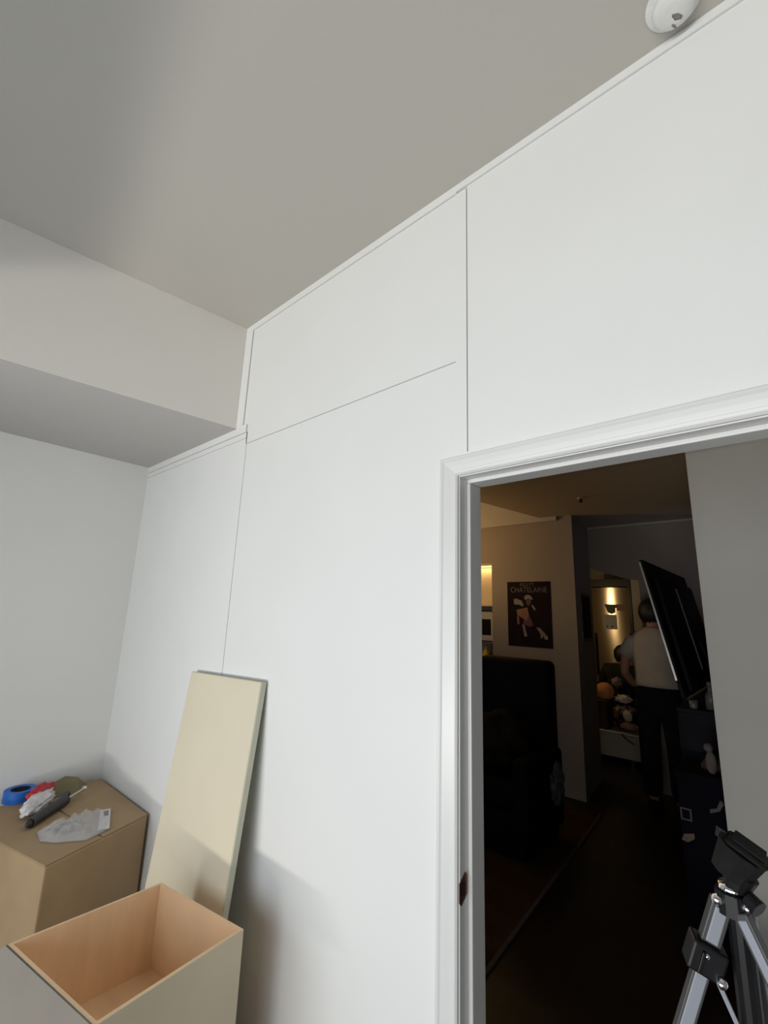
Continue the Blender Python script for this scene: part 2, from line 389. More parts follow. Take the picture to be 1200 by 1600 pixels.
# ------------------------------------------------------------------ smoke detector
sd = empty('smoke_detector')
mt = Matrix.Translation((-0.052, -0.085, CZ)) @ Matrix.Rotation(math.pi, 4, 'X')
lathe('base_plate', [(0, 0), (0.060, 0), (0.060, 0.005), (0.056, 0.008), (0, 0.008)], 'detector', sd, mt)
hs = lathe('housing', [(0, 0.008), (0.046, 0.008), (0.047, 0.013), (0.044, 0.015), (0.047, 0.017), (0.045, 0.027), (0.036, 0.034), (0.020, 0.037), (0, 0.038)], 'detector', sd, mt)
blob('dirt_smudge', (-0.050, -0.073, CZ-0.0375), (0.012, 0.006, 0.0012), 'detector_dirt', hs, 0.5, 3, 4, 3, rot=0.9)
blob('dirt_smudge', (-0.060, -0.056, CZ-0.0350), (0.009, 0.003, 0.0016), 'detector_dirt', hs, 0.5, 3, 7, 3, rot=1.2)
set_base(sd, (-0.052, -0.085, CZ))
tag(sd, 'round white smoke detector mounted on the ceiling above the door wall', 'smoke detector')

# ------------------------------------------------------------------ leaning board
bd = empty('leaning_board')
a = math.atan2(0.165, 1.33)
Lb = 1.345; tb = 0.024
mt = Matrix.Translation((-1.585, -0.006, 1.345)) @ Matrix.Rotation(math.radians(-2.0), 4, 'Y') @ Matrix.Rotation(-a, 4, 'X')
# local: x 0..-w, y thickness towards the room (negative), z down
box('core', (-0.565, -tb, -Lb), (0.0, 0.0, 0.0), 'board_edge', bd, 0.002, mt)
box('face_sheet', (-0.565, -tb-0.0015, -Lb), (-0.003, -tb, -0.003), 'board_face', bd, 0.0, mt)
set_base(bd, (-1.85, -0.18, 0))
tag(bd, 'cream coloured board panel leaning upright against the white partition wall', 'board')

# ------------------------------------------------------------------ closed cardboard box in the corner with things on it
cb = empty('cardboard_box')
HZ = 0.645
A_, B_, C_, D_ = (-2.245, -0.468), (-2.445, -0.015), (-3.10, -0.02), (-2.98, -0.65)
def quadbox(name, q, z0, z1, material, parent, bev=0.006):
    bm = bmesh.new()
    lo = [bm.verts.new((x, y, z0)) for x, y in q]; hi = [bm.verts.new((x, y, z1)) for x, y in q]
    bm.faces.new(lo[::-1]); bm.faces.new(hi)
    for i in range(4): bm.faces.new((lo[i], lo[(i+1) % 4], hi[(i+1) % 4], hi[i]))
    if bev: bmesh.ops.bevel(bm, geom=bm.edges[:], offset=bev, segments=2, affect='EDGES', profile=0.5)
    return bm_obj(name, bm, material, parent)
quadbox('carton', (A_, B_, C_, D_), 0.0, HZ-0.004, 'cardboard', cb, 0.008)
def lerp2(p, q, t): return (p[0]+(q[0]-p[0])*t, p[1]+(q[1]-p[1])*t)
m1, m2 = lerp2(A_, B_, 0.49), lerp2(D_, C_, 0.49); m3, m4 = lerp2(A_, B_, 0.51), lerp2(D_, C_, 0.51)
quadbox('flap', (lerp2(A_, D_, .004), lerp2(m1, m2, .004), lerp2(m2, m1, .01), lerp2(D_, A_, .01)), HZ-0.004, HZ, 'cardboard', cb, 0.0015)
quadbox('flap', (lerp2(m3, m4, .004), lerp2(B_, C_, .004), lerp2(C_, B_, .01), lerp2(m4, m3, .01)), HZ-0.004, HZ, 'cardboard', cb, 0.0015)
set_base(cb, (-2.7, -0.3, 0))
tag(cb, 'large closed brown cardboard box standing in the corner of the room', 'box')

tr = empty('tape_roll')
mt = Matrix.Translation((-3.040, -0.405, HZ)) @ Matrix.Rotation(0.0, 4, 'X')
lathe('tape', [(0.043, 0.0), (0.068, 0.0), (0.068, 0.050), (0.043, 0.050), (0.043, 0.0)], 'tape_blue', tr, mt, smooth=False)
lathe('core', [(0.0395, 0.001), (0.0428, 0.001), (0.0428, 0.049), (0.0395, 0.049), (0.0395, 0.001)], 'tape_core', tr, mt, smooth=False)
set_base(tr, (-3.040, -0.405, HZ))
tag(tr, 'roll of blue tape lying on the cardboard box', 'tape')

pk = empty('plastic_package')
blob('wrapper', (-2.835, -0.372, HZ+0.034), (0.115, 0.042, 0.036), 'pack_white', pk, 0.4, 2.6, 11, 4, HZ+0.0005, rot=math.radians(143), fold=0.12)
blob('red_top', (-2.925, -0.345, HZ+0.050), (0.085, 0.032, 0.034), 'pack_red', pk, 0.35, 2.6, 5, 4, HZ+0.0008, rot=math.radians(135), fold=0.1)
set_base(pk, (-2.87, -0.36, HZ))
tag(pk, 'crumpled red and white plastic package beside the blue tape', 'package')

cg = empty('caulking_gun')
p0, p1, p2 = Vector((-2.640, -0.440, HZ+0.022)), Vector((-2.815, -0.265, HZ+0.024)), Vector((-2.900, -0.160, HZ+0.030))
tube('barrel', p0, p1, 0.021, 'tool_black', cg, 0.024, 18)
tube('push_rod', p1, p2, 0.006, 'steel', cg)
lathe('rod_tip', [(0, -0.012), (0.010, -0.010), (0.012, 0), (0.010, 0.010), (0, 0.012)], 'chrome', cg, Matrix.Translation(p2), 16)
prism('handle', [(-2.790, -0.300, HZ+0.006), (-2.870, -0.275, HZ+0.006), (-2.905, -0.240, HZ+0.006), (-2.890, -0.225, HZ+0.006), (-2.845, -0.250, HZ+0.006), (-2.800, -0.262, HZ+0.006)], (0, 0, 0.030), 'tool_black', cg)
lathe('nozzle', [(0, 0), (0.018, 0), (0.010, 0.02), (0, 0.03)], 'tool_black', cg, frame_mtx(p0, p0+(p0-p1))[0], 16)
set_base(cg, (-2.74, -0.34, HZ))
tag(cg, 'black hand tool with a metal rod lying between package and clear bag', 'tool')

# clear plastic bag: two crumpled sheets sealed at the rim
cbg = empty('plastic_bag')
bm = bmesh.new()
outl = [(-2.575, -0.430), (-2.470, -0.440), (-2.412, -0.400), (-2.350, -0.300), (-2.395, -0.200), (-2.610, -0.125), (-2.640, -0.150), (-2.620, -0.270), (-2.600, -0.360)]
cxy = (sum(p[0] for p in outl)/len(outl), sum(p[1] for p in outl)/len(outl))
rim = []
for i in range(len(outl)):
    for k in range(8):
        t = k/8; rim.append(lerp2(outl[i], outl[(i+1) % len(outl)], t))
NR = 14
def sheet(sign, h):
    rings = []
    for j in range(NR):
        s = 1-j/NR
        rg = []
        for p in rim:
            x, y = cxy[0]+(p[0]-cxy[0])*s, cxy[1]+(p[1]-cxy[1])*s
            nn = abs(noise.noise(Vector((x*19, y*19, 3*sign))))+0.45*abs(noise.noise(Vector((x*46, y*46, 1.0*sign))))
            z = HZ+0.004+(h*(1-s*s)*(0.55+1.1*nn) if sign > 0 else 0.0)
            rg.append((x, y, z))
        rings.append(rg)
    return rings
vr = None
for sign, h in ((1, 0.042), (-1, 0.0)):
    rg = sheet(sign, h); vv = [[bm.verts.new(p) for p in r] for r in rg]
    cz = bm.verts.new((cxy[0], cxy[1], HZ+0.004+(h if sign > 0 else 0)))
    n = len(rim)
    for j in range(NR-1):
        for i in range(n): bm.faces.new((vv[j][i], vv[j][(i+1) % n], vv[j+1][(i+1) % n], vv[j+1][i]))
    for i in range(n): bm.faces.new((vv[-1][i], vv[-1][(i+1) % n], cz))
bmesh.ops.remove_doubles(bm, verts=bm.verts[:], dist=0.0004)
bgf = bm_obj('bag_film', bm, 'clear_plastic', cbg, True)
prism('header_band', [(-2.395, -0.200, HZ+0.0065), (-2.610, -0.125, HZ+0.0065), (-2.625, -0.165, HZ+0.0065), (-2.405, -0.245, HZ+0.0065)], (0, 0, 0.0015), 'pack_white', cbg)
prism('printed_mark', [(-2.535, -0.160, HZ+0.0081), (-2.590, -0.141, HZ+0.0081), (-2.597, -0.158, HZ+0.0081), (-2.542, -0.178, HZ+0.0081)], (0, 0, 0.0006), 'ink_black', cbg)
blob('contents', (-2.53, -0.34, HZ+0.014), (0.055, 0.028, 0.010), 'box_flap', cbg, 0.4, 3, 3, 3, HZ+0.006, rot=0.4)
set_base(cbg, (-2.5, -0.3, HZ))
tag(cbg, 'crumpled clear plastic bag on the front edge of the cardboard box', 'bag')

# folded olive paper standing behind the tape
bm = bmesh.new()
pts = [(-3.085, -0.322, HZ+0.002), (-2.960, -0.322, HZ+0.002), (-2.930, -0.170, HZ+0.002), (-3.040, -0.105, HZ+0.002), (-3.075, -0.205, HZ+0.058), (-3.045, -0.155, HZ+0.050)]
v = [bm.verts.new(p) for p in pts]
for f in ((0, 1, 4), (1, 2, 5, 4), (2, 3, 5), (0, 4, 5, 3), (0, 3, 2, 1)): bm.faces.new([v[i] for i in f])
pb = bm_obj('folded_paper', bm, 'paper_olive')
tag(pb, 'folded olive brown paper on the cardboard box against the back wall', 'paper')

# ------------------------------------------------------------------ open box in front of the leaning board
ob = empty('open_box')
Z1, ZB = 0.685, 0.442
Q = [Vector((-1.761, -0.668)), Vector((-1.765, -0.244)), Vector((-1.359, -0.174)), Vector((-1.309, -0.586))]  # P1 P2 P3 P4 outer top corners
cen = sum(Q, Vector((0, 0)))/4
def inset(i, d):
    # inset corner i by d on both sides
    p, a_, b_ = Q[i], Q[i-1], Q[(i+1) % 4]
    return p + (a_-p).normalized()*d + (b_-p).normalized()*d
TK = 0.009
I = [inset(i, TK) for i in range(4)]
def side(i, material, z0, z1, name='side_panel'):
    j = (i+1) % 4
    return prism(name, [(*Q[i], z0), (*Q[j], z0), (*I[j], z0), (*I[i], z0)], (0, 0, z1-z0), material, ob)
for i in range(4):
    s_ = side(i, 'plywood', 0.0, Z1)
bm = bmesh.new()
def outer_skin(i):
    j = (i+1) % 4
    n = (Q[j]-Q[i]).normalized(); nn = Vector((n.y, -n.x))
    if (Q[i]-cen).dot(nn) < 0: nn = -nn
    return nn
for i, mtl in ((2, 'box_outside'), (3, 'box_flap')):
    j = (i+1) % 4; nn = outer_skin(i)*0.0025
    prism('outer_facing', [(*Q[i], 0.0), (*Q[j], 0.0), (*(Q[j]+nn), 0.0), (*(Q[i]+nn), 0.0)], (0, 0, Z1), mtl, ob)
prism('bottom_panel', [(*p, ZB-0.01) for p in I], (0, 0, 0.01), 'plywood', ob)
# flap folded outwards over the front edge
nn = outer_skin(3)
f0, f1 = Q[3]+nn*0.003, Q[0]+nn*0.003
g0, g1 = Q[3]+nn*0.12+Vector((0.02, 0)), Q[0]+nn*0.12+Vector((-0.045, 0))
prism('flap', [(*f0, Z1), (*f1, Z1-0.002), (*g1, Z1-0.115), (*g0, Z1-0.115)], (0.0, -0.004, 0.003), 'box_flap', ob)
set_base(ob, (cen.x, cen.y, 0))
tag(ob, 'open wooden box with tan inside standing in front of the leaning board', 'box')

# ------------------------------------------------------------------ tripod by the doorway
tp = empty('tripod')
ty = -0.35
hub = Vector((-0.100, ty, 1.300))
feet = [Vector((-0.560, -0.52, 0.0)), Vector((-0.06, -0.045, 0.0)), Vector((0.50, -0.55, 0.0))]
def leg(foot, top, w, segs):
    d = foot-top
    tw = math.pi/2; rt = bar('leg', top, top+d*segs[0], w, w*0.72, 'alu_dark', tp, 0.0015, tw)
    bar('leg_face', top+d*0.004, top+d*(segs[0]-0.002), w*0.60, w*0.86, 'alu', rt, 0.001, tw)
    c = bar('lock_collar', top+d*segs[0], top+d*segs[1], w*1.75, w*1.45, 'plastic_black', rt, 0.003, tw)
    pm = top+d*(segs[0]+segs[1])/2
    bar('lock_lever', top+d*(segs[0]+0.003)+Vector((-0.002, -w*0.72, 0)), top+d*(segs[1]-0.004)+Vector((-0.002, -w*0.72, 0)), w*0.5, 0.004, 'plastic_black', rt, 0.001)
    lathe('rivet', [(0, 0.003), (0.003, 0.002), (0.0035, 0)], 'chrome', rt, Matrix.Translation(top+d*(segs[0]+0.007)+Vector((0.002, -w*0.66, 0))) @ Matrix.Rotation(math.pi/2, 4, 'X'), 10)
    lathe('rivet', [(0, 0.003), (0.003, 0.002), (0.0035, 0)], 'chrome', rt, Matrix.Translation(top+d*(segs[1]-0.007)+Vector((-0.004, -w*0.66, 0))) @ Matrix.Rotation(math.pi/2, 4, 'X'), 10)
    bar('lower_tube', top+d*segs[1], top+d*0.985, w*0.85, w*0.6, 'alu_dark', rt, 0.0012, tw)
    bar('lower_face', top+d*segs[1], top+d*0.98, w*0.60, w*0.70, 'alu', rt, 0.001, tw)
    tube('foot', top+d*0.975, foot, w*0.6, 'plastic_black', rt, w*0.7, 12)
    return rt
top1 = hub+Vector((-0.012, -0.004, -0.003)); top2 = hub+Vector((0.012, 0.012, -0.004)); top3 = hub+Vector((0.008, -0.014, -0.004))
leg(feet[0], top1, 0.021, (0.036, 0.060))
leg(feet[1], top2, 0.016, (0.30, 0.325))
leg(feet[2], top3, 0.016, (0.30, 0.325))
tube('hub', hub+Vector((0, 0, -0.012)), hub+Vector((0, 0, 0.010)), 0.020, 'plastic_black', tp, 0.018, 20)
for x, y in ((-0.014, -0.016), (0.015, -0.012)):
    lathe('hub_screw', [(0, 0.007), (0.005, 0.005), (0.0065, 0)], 'chrome', tp, Matrix.Translation(hub+Vector((x, y, 0.002))) @ Matrix.Rotation(math.pi/2, 4, 'X'), 12)
lathe('collar_ring', [(0.0, 0.010), (0.0135, 0.010), (0.015, 0.013), (0.0135, 0.018), (0, 0.018)], 'chrome', tp, Matrix.Translation(hub), 20)
tube('centre_column', hub+Vector((0.004, 0, -0.012)), (hub.x+0.006, ty, 0.55), 0.0125, 'plastic_black', tp)
dcol = Vector((hub.x+0.006, ty, 1.12))
b0 = top1+(feet[0]-top1)*0.060+Vector((0.016, -0.004, 0)); b1 = Vector((-0.066, ty, 1.070))
br = bar('brace', b0, b1, 0.009, 0.005, 'alu', tp, 0.0008)
lathe('brace_pin', [(0, 0.006), (0.004, 0.005), (0.006, 0)], 'chrome', br, Matrix.Translation(b0+Vector((0.006, -0.006, 0.0))) @ Matrix.Rotation(math.pi/2, 4, 'X'), 10)
tube('brace_ring', (dcol.x, ty, 1.06), (dcol.x, ty, 1.085), 0.020, 'plastic_black', tp, 0.020, 18)
# pan head: neck, faceted body, plate, knob
hd2 = empty('head'); 
tube('neck', hub+Vector((0.004, 0, 0.016)), hub+Vector((0.012, 0, 0.034)), 0.014, 'plastic_black', tp, 0.017, 18)
bpy.data.objects.remove(hd2)
mt = Matrix.Translation(hub+Vector((0.007, 0, 0.044))) @ Matrix.Rotation(math.radians(28), 4, 'Y')
bm = bmesh.new()
bmesh.ops.create_cone(bm, cap_ends=True, segments=10, radius1=0.020, radius2=0.026, depth=0.034, matrix=mt)
hb = bm_obj('head_body', bm, 'plastic_black_matt', tp)
box('head_plate', (-0.018, -0.020, 0.016), (0.025, 0.020, 0.025), 'plastic_black_matt', hb, 0.006, mt)
box('plate_rim', (-0.013, -0.016, 0.025), (0.020, 0.016, 0.028), 'plastic_black_matt', hb, 0.001, mt)
tube('pan_knob', hub+Vector((0.016, -0.010, 0.012)), hub+Vector((0.026, -0.016, 0.006)), 0.009, 'plastic_black', hb, 0.010, 14)
set_base(tp, (hub.x, ty, 0))
tag(tp, 'silver and black camera tripod standing beside the doorway', 'tripod')

# ------------------------------------------------------------------ second room: rug
rg = empty('rug')
def rx(y): return -1.28-(y-1.158)*0.0793
prism('pile', [(-4.2, 0.35, 0), (rx(0.35)-0.02, 0.35, 0), (rx(3.45)-0.02, 3.45, 0), (-4.2, 3.45, 0)], (0, 0, 0.010), 'rug', rg)
prism('border', [(rx(0.35)-0.02, 0.35, 0), (rx(0.35), 0.35, 0), (rx(3.45), 3.45, 0), (rx(3.45)-0.02, 3.45, 0)], (0, 0, 0.012), 'rug_border', rg)
set_base(rg, (-2.8, 1.9, 0))
tag(rg, 'dark brown rug with a pale edge on the wooden floor', 'rug')

# black high-back armchair
ac = empty('armchair')
RT = Matrix.Identity(4)
def rbox(name, lo, hi, material, parent, bev, seg=4, mtx=None):
    bm = bmesh.new(); g = bmesh.ops.create_cube(bm, size=1.0)
    for v in g['verts']: v.co = Vector([lo[i]+(v.co[i]+0.5)*(hi[i]-lo[i]) for i in range(3)])
    bmesh.ops.bevel(bm, geom=bm.edges[:], offset=bev, segments=seg, affect='EDGES', profile=0.5)
    if mtx is not None: bmesh.ops.transform(bm, matrix=mtx, verts=bm.verts[:])
    return bm_obj(name, bm, material, parent, True)
rbox('backrest', (-2.20, 2.66, 0.42), (-1.555, 2.82, 1.29), 'chair_black', ac, 0.05)
rbox('seat_cushion', (-2.14, 2.12, 0.30), (-1.60, 2.70, 0.50), 'chair_black', ac, 0.05)
rbox('armrest', (-1.64, 2.12, 0.12), (-1.50, 2.74, 0.66), 'chair_black', ac, 0.045)
rbox('armrest', (-2.26, 2.12, 0.12), (-2.12, 2.74, 0.66), 'chair_black', ac, 0.045)
rbox('base', (-2.20, 2.16, 0.02), (-1.56, 2.76, 0.32), 'chair_black', ac, 0.02)
for x in (-2.15, -1.60):
    for y in (2.22, 2.70): box('leg', (x-0.02, y-0.02, 0.012), (x+0.02, y+0.02, 0.03), 'chair_black', ac)
set_base(ac, (-1.88, 2.45, 0.012))
tag(ac, 'black high backed armchair on the rug in front of the poster wall', 'armchair')
bl = blob('blanket', (-1.88, 2.42, 0.68), (0.25, 0.20, 0.21), 'blanket_brown', None, 0.22, 1.8, 2, 4, 0.502, fold=0.06)
tag(bl, 'dark brown blanket heaped on the seat of the black armchair', 'blanket')
gc = blob('hanging_cloth', (-1.462, 2.50, 0.46), (0.030, 0.10, 0.13), 'cloth_grey', None, 0.4, 2.6, 9, 4, fold=0.1)
tag(gc, 'grey patterned cloth hanging over the side of the black armchair', 'cloth')

# ------------------------------------------------------------------ poster
po = empty('poster')
x0, x1, z0, z1 = -2.391, -1.907, 1.334, 2.014
box('sheet', (x0, PY-0.006, z0), (x1, PY, z1), 'poster_dark', po)
RX = Matrix.Rotation(math.pi/2, 4, 'X')
def pp(u, v): return (x0+(x1-x0)*u, PY-0.0062, z1-(z1-z0)*v)
text('lettering', "KELLY'S", 0.050, pp(0.47, 0.070), RX, 'poster_text', po, 0.95)
text('lettering', 'CHATELAINE', 0.080, pp(0.505, 0.168), RX, 'poster_text', po, 0.88)
def shape(name, pts, material): return prism(name, [pp(u, v) for u, v in pts], (0, -0.0006, 0), material, po)
shape('printed_figure', [(0.40, 0.26), (0.42, 0.22), (0.49, 0.205), (0.56, 0.225), (0.60, 0.27), (0.58, 0.285), (0.50, 0.265), (0.42, 0.285)], 'poster_cream')
shape('printed_figure', [(0.44, 0.285), (0.55, 0.275), (0.56, 0.34), (0.50, 0.38), (0.45, 0.35)], 'poster_red')
shape('printed_figure', [(0.15, 0.28), (0.21, 0.265), (0.34, 0.30), (0.38, 0.35), (0.37, 0.39), (0.27, 0.36), (0.16, 0.36)], 'poster_cream')
shape('printed_figure', [(0.21, 0.44), (0.36, 0.42), (0.47, 0.40), (0.50, 0.52), (0.44, 0.62), (0.37, 0.58), (0.30, 0.55), (0.23, 0.53)], 'poster_orange')
shape('printed_figure', [(0.44, 0.62), (0.50, 0.52), (0.55, 0.58), (0.60, 0.67), (0.52, 0.70), (0.36, 0.66), (0.37, 0.60)], 'poster_red')
shape('printed_figure', [(0.56, 0.37), (0.60, 0.36), (0.66, 0.43), (0.63, 0.45)], 'poster_cream')
shape('printed_figure', [(0.22, 0.54), (0.27, 0.55), (0.27, 0.66), (0.23, 0.67)], 'poster_orange')
shape('printed_figure', [(0.34, 0.67), (0.39, 0.67), (0.43, 0.79), (0.45, 0.84), (0.38, 0.85), (0.37, 0.79)], 'poster_cream')
shape('printed_figure', [(0.66, 0.70), (0.74, 0.71), (0.84, 0.78), (0.91, 0.83), (0.90, 0.88), (0.84, 0.87), (0.80, 0.82), (0.78, 0.86), (0.75, 0.86), (0.75, 0.80)], 'poster_cream')
set_base(po, ((x0+x1)/2, PY, z0))
tag(po, 'dark poster with pale lettering and a red dressed figure on the greige wall', 'poster')

# narrow picture on the return wall
d = Vector((-0.097, 0.793, 0)).normalized(); nrm = Vector((d.y, -d.x, 0))
base = Vector((-1.655, PY, 0))
pn = empty('narrow_print')
def rw(t, z, o=0.0): p = base+d*t+nrm*o; return (p.x, p.y, z)
prism('backing', [rw(0.22, 1.415), rw(0.66, 1.415), rw(0.66, 1.91), rw(0.22, 1.91)], nrm*0.008, 'print_grey', pn)
prism('image', [rw(0.25, 1.445, 0.008), rw(0.63, 1.445, 0.008), rw(0.63, 1.88, 0.008), rw(0.25, 1.88, 0.008)], nrm*0.001, 'poster_dark', pn)
set_base(pn, rw(0.44, 1.415))
tag(pn, 'dim grey print on the short wall beside the kitchen opening', 'picture')

# ------------------------------------------------------------------ lit display shelf on the poster wall
ds = empty('display_shelf')
sy0, sy1 = PY+0.004, PY+0.19
sxr, sxl = NX1-0.001, NX0+0.001
box('back_panel', (sxl, sy1-0.008, NZ0+0.012), (sxr, sy1, NZ1-0.014), 'niche_back', ds)
for z, mtl in ((NZ1-0.014, 'niche_back'), (1.745, 'paper_white'), (1.335, 'shelf_wood'), (NZ0+0.0005, 'shelf_wood')):
    box('shelf_board', (sxl, sy0, z), (sxr, sy1-0.008, z+0.012), mtl, ds)
box('side_panel', (sxl, sy0, NZ0+0.0125), (sxl+0.01, sy1-0.008, NZ1-0.0145), 'shelf_wood', ds)
box('light_strip', (sxl+0.02, sy1-0.045, NZ1-0.030), (sxr-0.02, sy1-0.020, NZ1-0.0145), 'lamp_glow', ds)
set_base(ds, (-2.9, PY+0.1, NZ0))
tag(ds, 'lit display shelf set in a niche of the wall beside the poster', 'shelf')
area('display_shelf_light', (-2.88, sy1-0.05, NZ1-0.034), (-2.88, sy1-0.02, 1.0), 0.56, 0.03, 1.5, (1.0, 0.68, 0.27))
fp = empty('framed_photo')
box('frame', (-2.83, PY+0.125, 1.3475), (-2.625, PY+0.145, 1.70), 'fridge_black', fp)
box('mount', (-2.815, PY+0.123, 1.36), (-2.64, PY+0.125, 1.685), 'paper_white', fp)
box('picture', (-2.785, PY+0.122, 1.42), (-2.67, PY+0.123, 1.60), 'poster_dark', fp)
set_base(fp, (-2.73, PY+0.135, 1.3475))
tag(fp, 'small framed photo standing on the lit display shelf', 'picture')
gb = lathe('yellow_ornament', [(0, 0), (0.022, 0.002), (0.050, 0.05), (0.056, 0.19), (0.040, 0.27), (0.022, 0.30), (0.026, 0.34), (0, 0.342)], 'glow_ball', None, Matrix.Translation((-2.715, PY+0.09, NZ0+0.013)), 20)
tag(gb, 'yellow vase on the lowest board of the display shelf', 'vase')

# warm lamp of the living room, hidden from here by the door jamb
ll = empty('floor_lamp')
lathe('base', [(0, 0), (0.14, 0), (0.14, 0.015), (0.02, 0.03), (0, 0.03)], 'fridge_black', ll, Matrix.Translation((-3.25, 2.75, 0.010)))
tube('pole', (-3.25, 2.75, 0.03), (-3.25, 2.75, 2.08), 0.012, 'fridge_black', ll)
lathe('lamp_shade', [(0.09, 2.02), (0.17, 2.10), (0.165, 2.10), (0.085, 2.025), (0.09, 2.02)], 'paper_white', ll, Matrix.Translation((-3.25, 2.75, 0)))
set_base(ll, (-3.25, 2.75, 0.01))
tag(ll, 'floor lamp with an upward bowl shade behind the black armchair', 'lamp')

# small ceiling sprinkler in the hall
sp = empty('ceiling_sprinkler')
lathe('escutcheon', [(0, 0), (0.030, 0), (0.028, 0.006), (0, 0.008)], 'dim_white', sp, Matrix.Translation((-1.338, 2.986, 2.695)) @ Matrix.Rotation(math.pi, 4, 'X'), 20)
lathe('nozzle', [(0, 0.006), (0.010, 0.006), (0.010, 0.030), (0.018, 0.034), (0.018, 0.038), (0, 0.038)], 'brass_hole', sp, Matrix.Translation((-1.338, 2.986, 2.695)) @ Matrix.Rotation(math.pi, 4, 'X'), 16)
set_base(sp, (-1.338, 2.986, 2.695))
tag(sp, 'small dark sprinkler head on the lowered hall ceiling', 'sprinkler')

# ------------------------------------------------------------------ kitchen: refrigerator in a black surround
fr = empty('refrigerator')
FX0, FX1, FY = -2.345, -1.832, 6.30
box('body', (FX0-0.002, FY+0.045, 0.02), (FX1+0.002, FY+0.65, 2.125), 'fridge_black', fr)
d1 = box('door', (FX0, FY, 0.75), (FX1, FY+0.043, 2.125), 'fridge_steel', fr, 0.004)
box('door', (FX0, FY, 0.04), (FX1, FY+0.043, 0.74), 'fridge_steel', fr, 0.004)
tube('handle', (FX0+0.035, FY-0.035, 0.85), (FX0+0.035, FY-0.035, 1.45), 0.011, 'fridge_black', d1)
for z in (0.90, 1.40): tube('handle_post', (FX0+0.035, FY-0.035, z), (FX0+0.035, FY, z), 0.008, 'fridge_black', d1)
for x in (FX0+0.05, FX1-0.05):
    for y in (FY+0.08, FY+0.6): tube('foot', (x, y, 0), (x, y, 0.02), 0.02, 'fridge_black', fr)
set_base(fr, ((FX0+FX1)/2, FY+0.3, 0))
tag(fr, 'stainless steel refrigerator with paper and magnets on its door', 'refrigerator')
ks = empty('refrigerator_surround')
box('side_panel', (FX1+0.006, FY-0.03, 0), (FX1+0.045, FY+0.66, 2.245), 'fridge_black', ks)
box('side_panel', (FX0-0.045, FY-0.03, 0), (FX0-0.006, FY+0.66, 2.245), 'fridge_black', ks)
box('top_panel', (FX0-0.006, FY-0.03, 2.135), (FX1+0.006, FY+0.66, 2.245), 'fridge_black', ks)
set_base(ks, ((FX0+FX1)/2, FY+0.3, 0))
tag(ks, 'black cabinet surround framing the steel refrigerator', 'cabinet')
tw = prism('black_magnet', [(x_, FY-0.0006, z_) for x_, z_ in ((-2.165, 1.875), (-2.00, 1.87), (-1.985, 1.835), (-2.02, 1.82), (-2.025, 1.76), (-2.07, 1.735), (-2.12, 1.755), (-2.14, 1.82))], (0, -0.012, 0), 'magnet_black')
tag(tw, 'black magnet shape stuck on the refrigerator door above the paper', 'magnet')
mr = box('red_magnet', (-1.995, FY-0.006, 1.785), (-1.90, FY, 1.875), 'magnet_red', None, 0.002)
tag(mr, 'dull red square magnet on the refrigerator door', 'magnet')
sh = box('paper_sheet', (-2.195, FY-0.002, 1.515), (-2.005, FY, 1.725), 'paper_white')
tag(sh, 'pale sheet of paper held on the refrigerator door', 'paper')
for x in (-2.145, -2.075):
    mg = lathe('round_magnet', [(0, 0.008), (0.010, 0.006), (0.012, 0)], 'magnet_black', None, Matrix.Translation((x, FY-0.002, 1.555)) @ Matrix.Rotation(math.pi/2, 4, 'X'), 12)
    tag(mg, 'small dark round magnet on the paper sheet', 'magnet', 'round magnets on the paper sheet')
# kitchen ceiling lamp, hidden behind the wall over the opening
kl = empty('pendant_lamp')
tube('cord', (-2.43, 5.0, 2.03), (-2.43, 5.0, 2.62), 0.004, 'fridge_black', kl)
lathe('lamp_shade', [(0.02, 2.03), (0.10, 1.985), (0.098, 1.981), (0.02, 2.026), (0.02, 2.03)], 'fridge_black', kl, Matrix.Translation((-2.43, 5.0, 0)))
set_base(kl, (-2.43, 5.0, 2.62))
tag(kl, 'small pendant lamp hanging from the kitchen ceiling', 'lamp')

# ------------------------------------------------------------------ white bench with laundry
bn = empty('bench')
BX0, BX1, BY0, BY1 = -2.75, -1.535, 5.10, 5.80
box('seat_box', (BX0, BY0, 0.075), (BX1, BY1, 0.325), 'bench_white', bn, 0.006)
rbox('seat_pad', (BX0, BY0, 0.325), (BX1, BY1, 0.350), 'bench_white', bn, 0.010, 2)
for x in (BX0+0.06, BX1-0.085):
    for y in (BY0+0.02, BY1-0.05): box('leg', (x-0.02, y-0.015, 0.0), (x+0.02, y+0.015, 0.075), 'chrome', bn)
set_base(bn, ((BX0+BX1)/2, (BY0+BY1)/2, 0))
tag(bn, 'low white bench with metal legs in the kitchen opening', 'bench')
BT = 0.3505
bk = empty('laundry_basket')
quadbox('basket_body', ((-2.20, 5.14), (-1.88, 5.14), (-1.88, 5.42), (-2.20, 5.42)), BT, 0.66, 'basket_brown', bk, 0.02)
quadbox('basket_rim', ((-2.215, 5.125), (-1.865, 5.125), (-1.865, 5.435), (-2.215, 5.435)), 0.66, 0.685, 'basket_brown', bk, 0.008)
set_base(bk, (-2.04, 5.28, BT))
tag(bk, 'dark brown laundry basket standing on the white bench', 'basket')
oh = blob('knit_hat', (-1.925, 5.25, 0.775), (0.108, 0.10, 0.105), 'orange_knit', None, 0.10, 1.6, 3, 4, 0.686)
tag(oh, 'orange knitted hat on top of the brown laundry basket', 'hat')
def garment(name, c, size, mtl, seed, label, rot=0.0, flat=None, amp=0.38, fold=0.12):
    o = blob(name, c, size, mtl, None, amp, 2.4, seed, 4, flat, rot, fold); return tag(o, label, 'clothes')
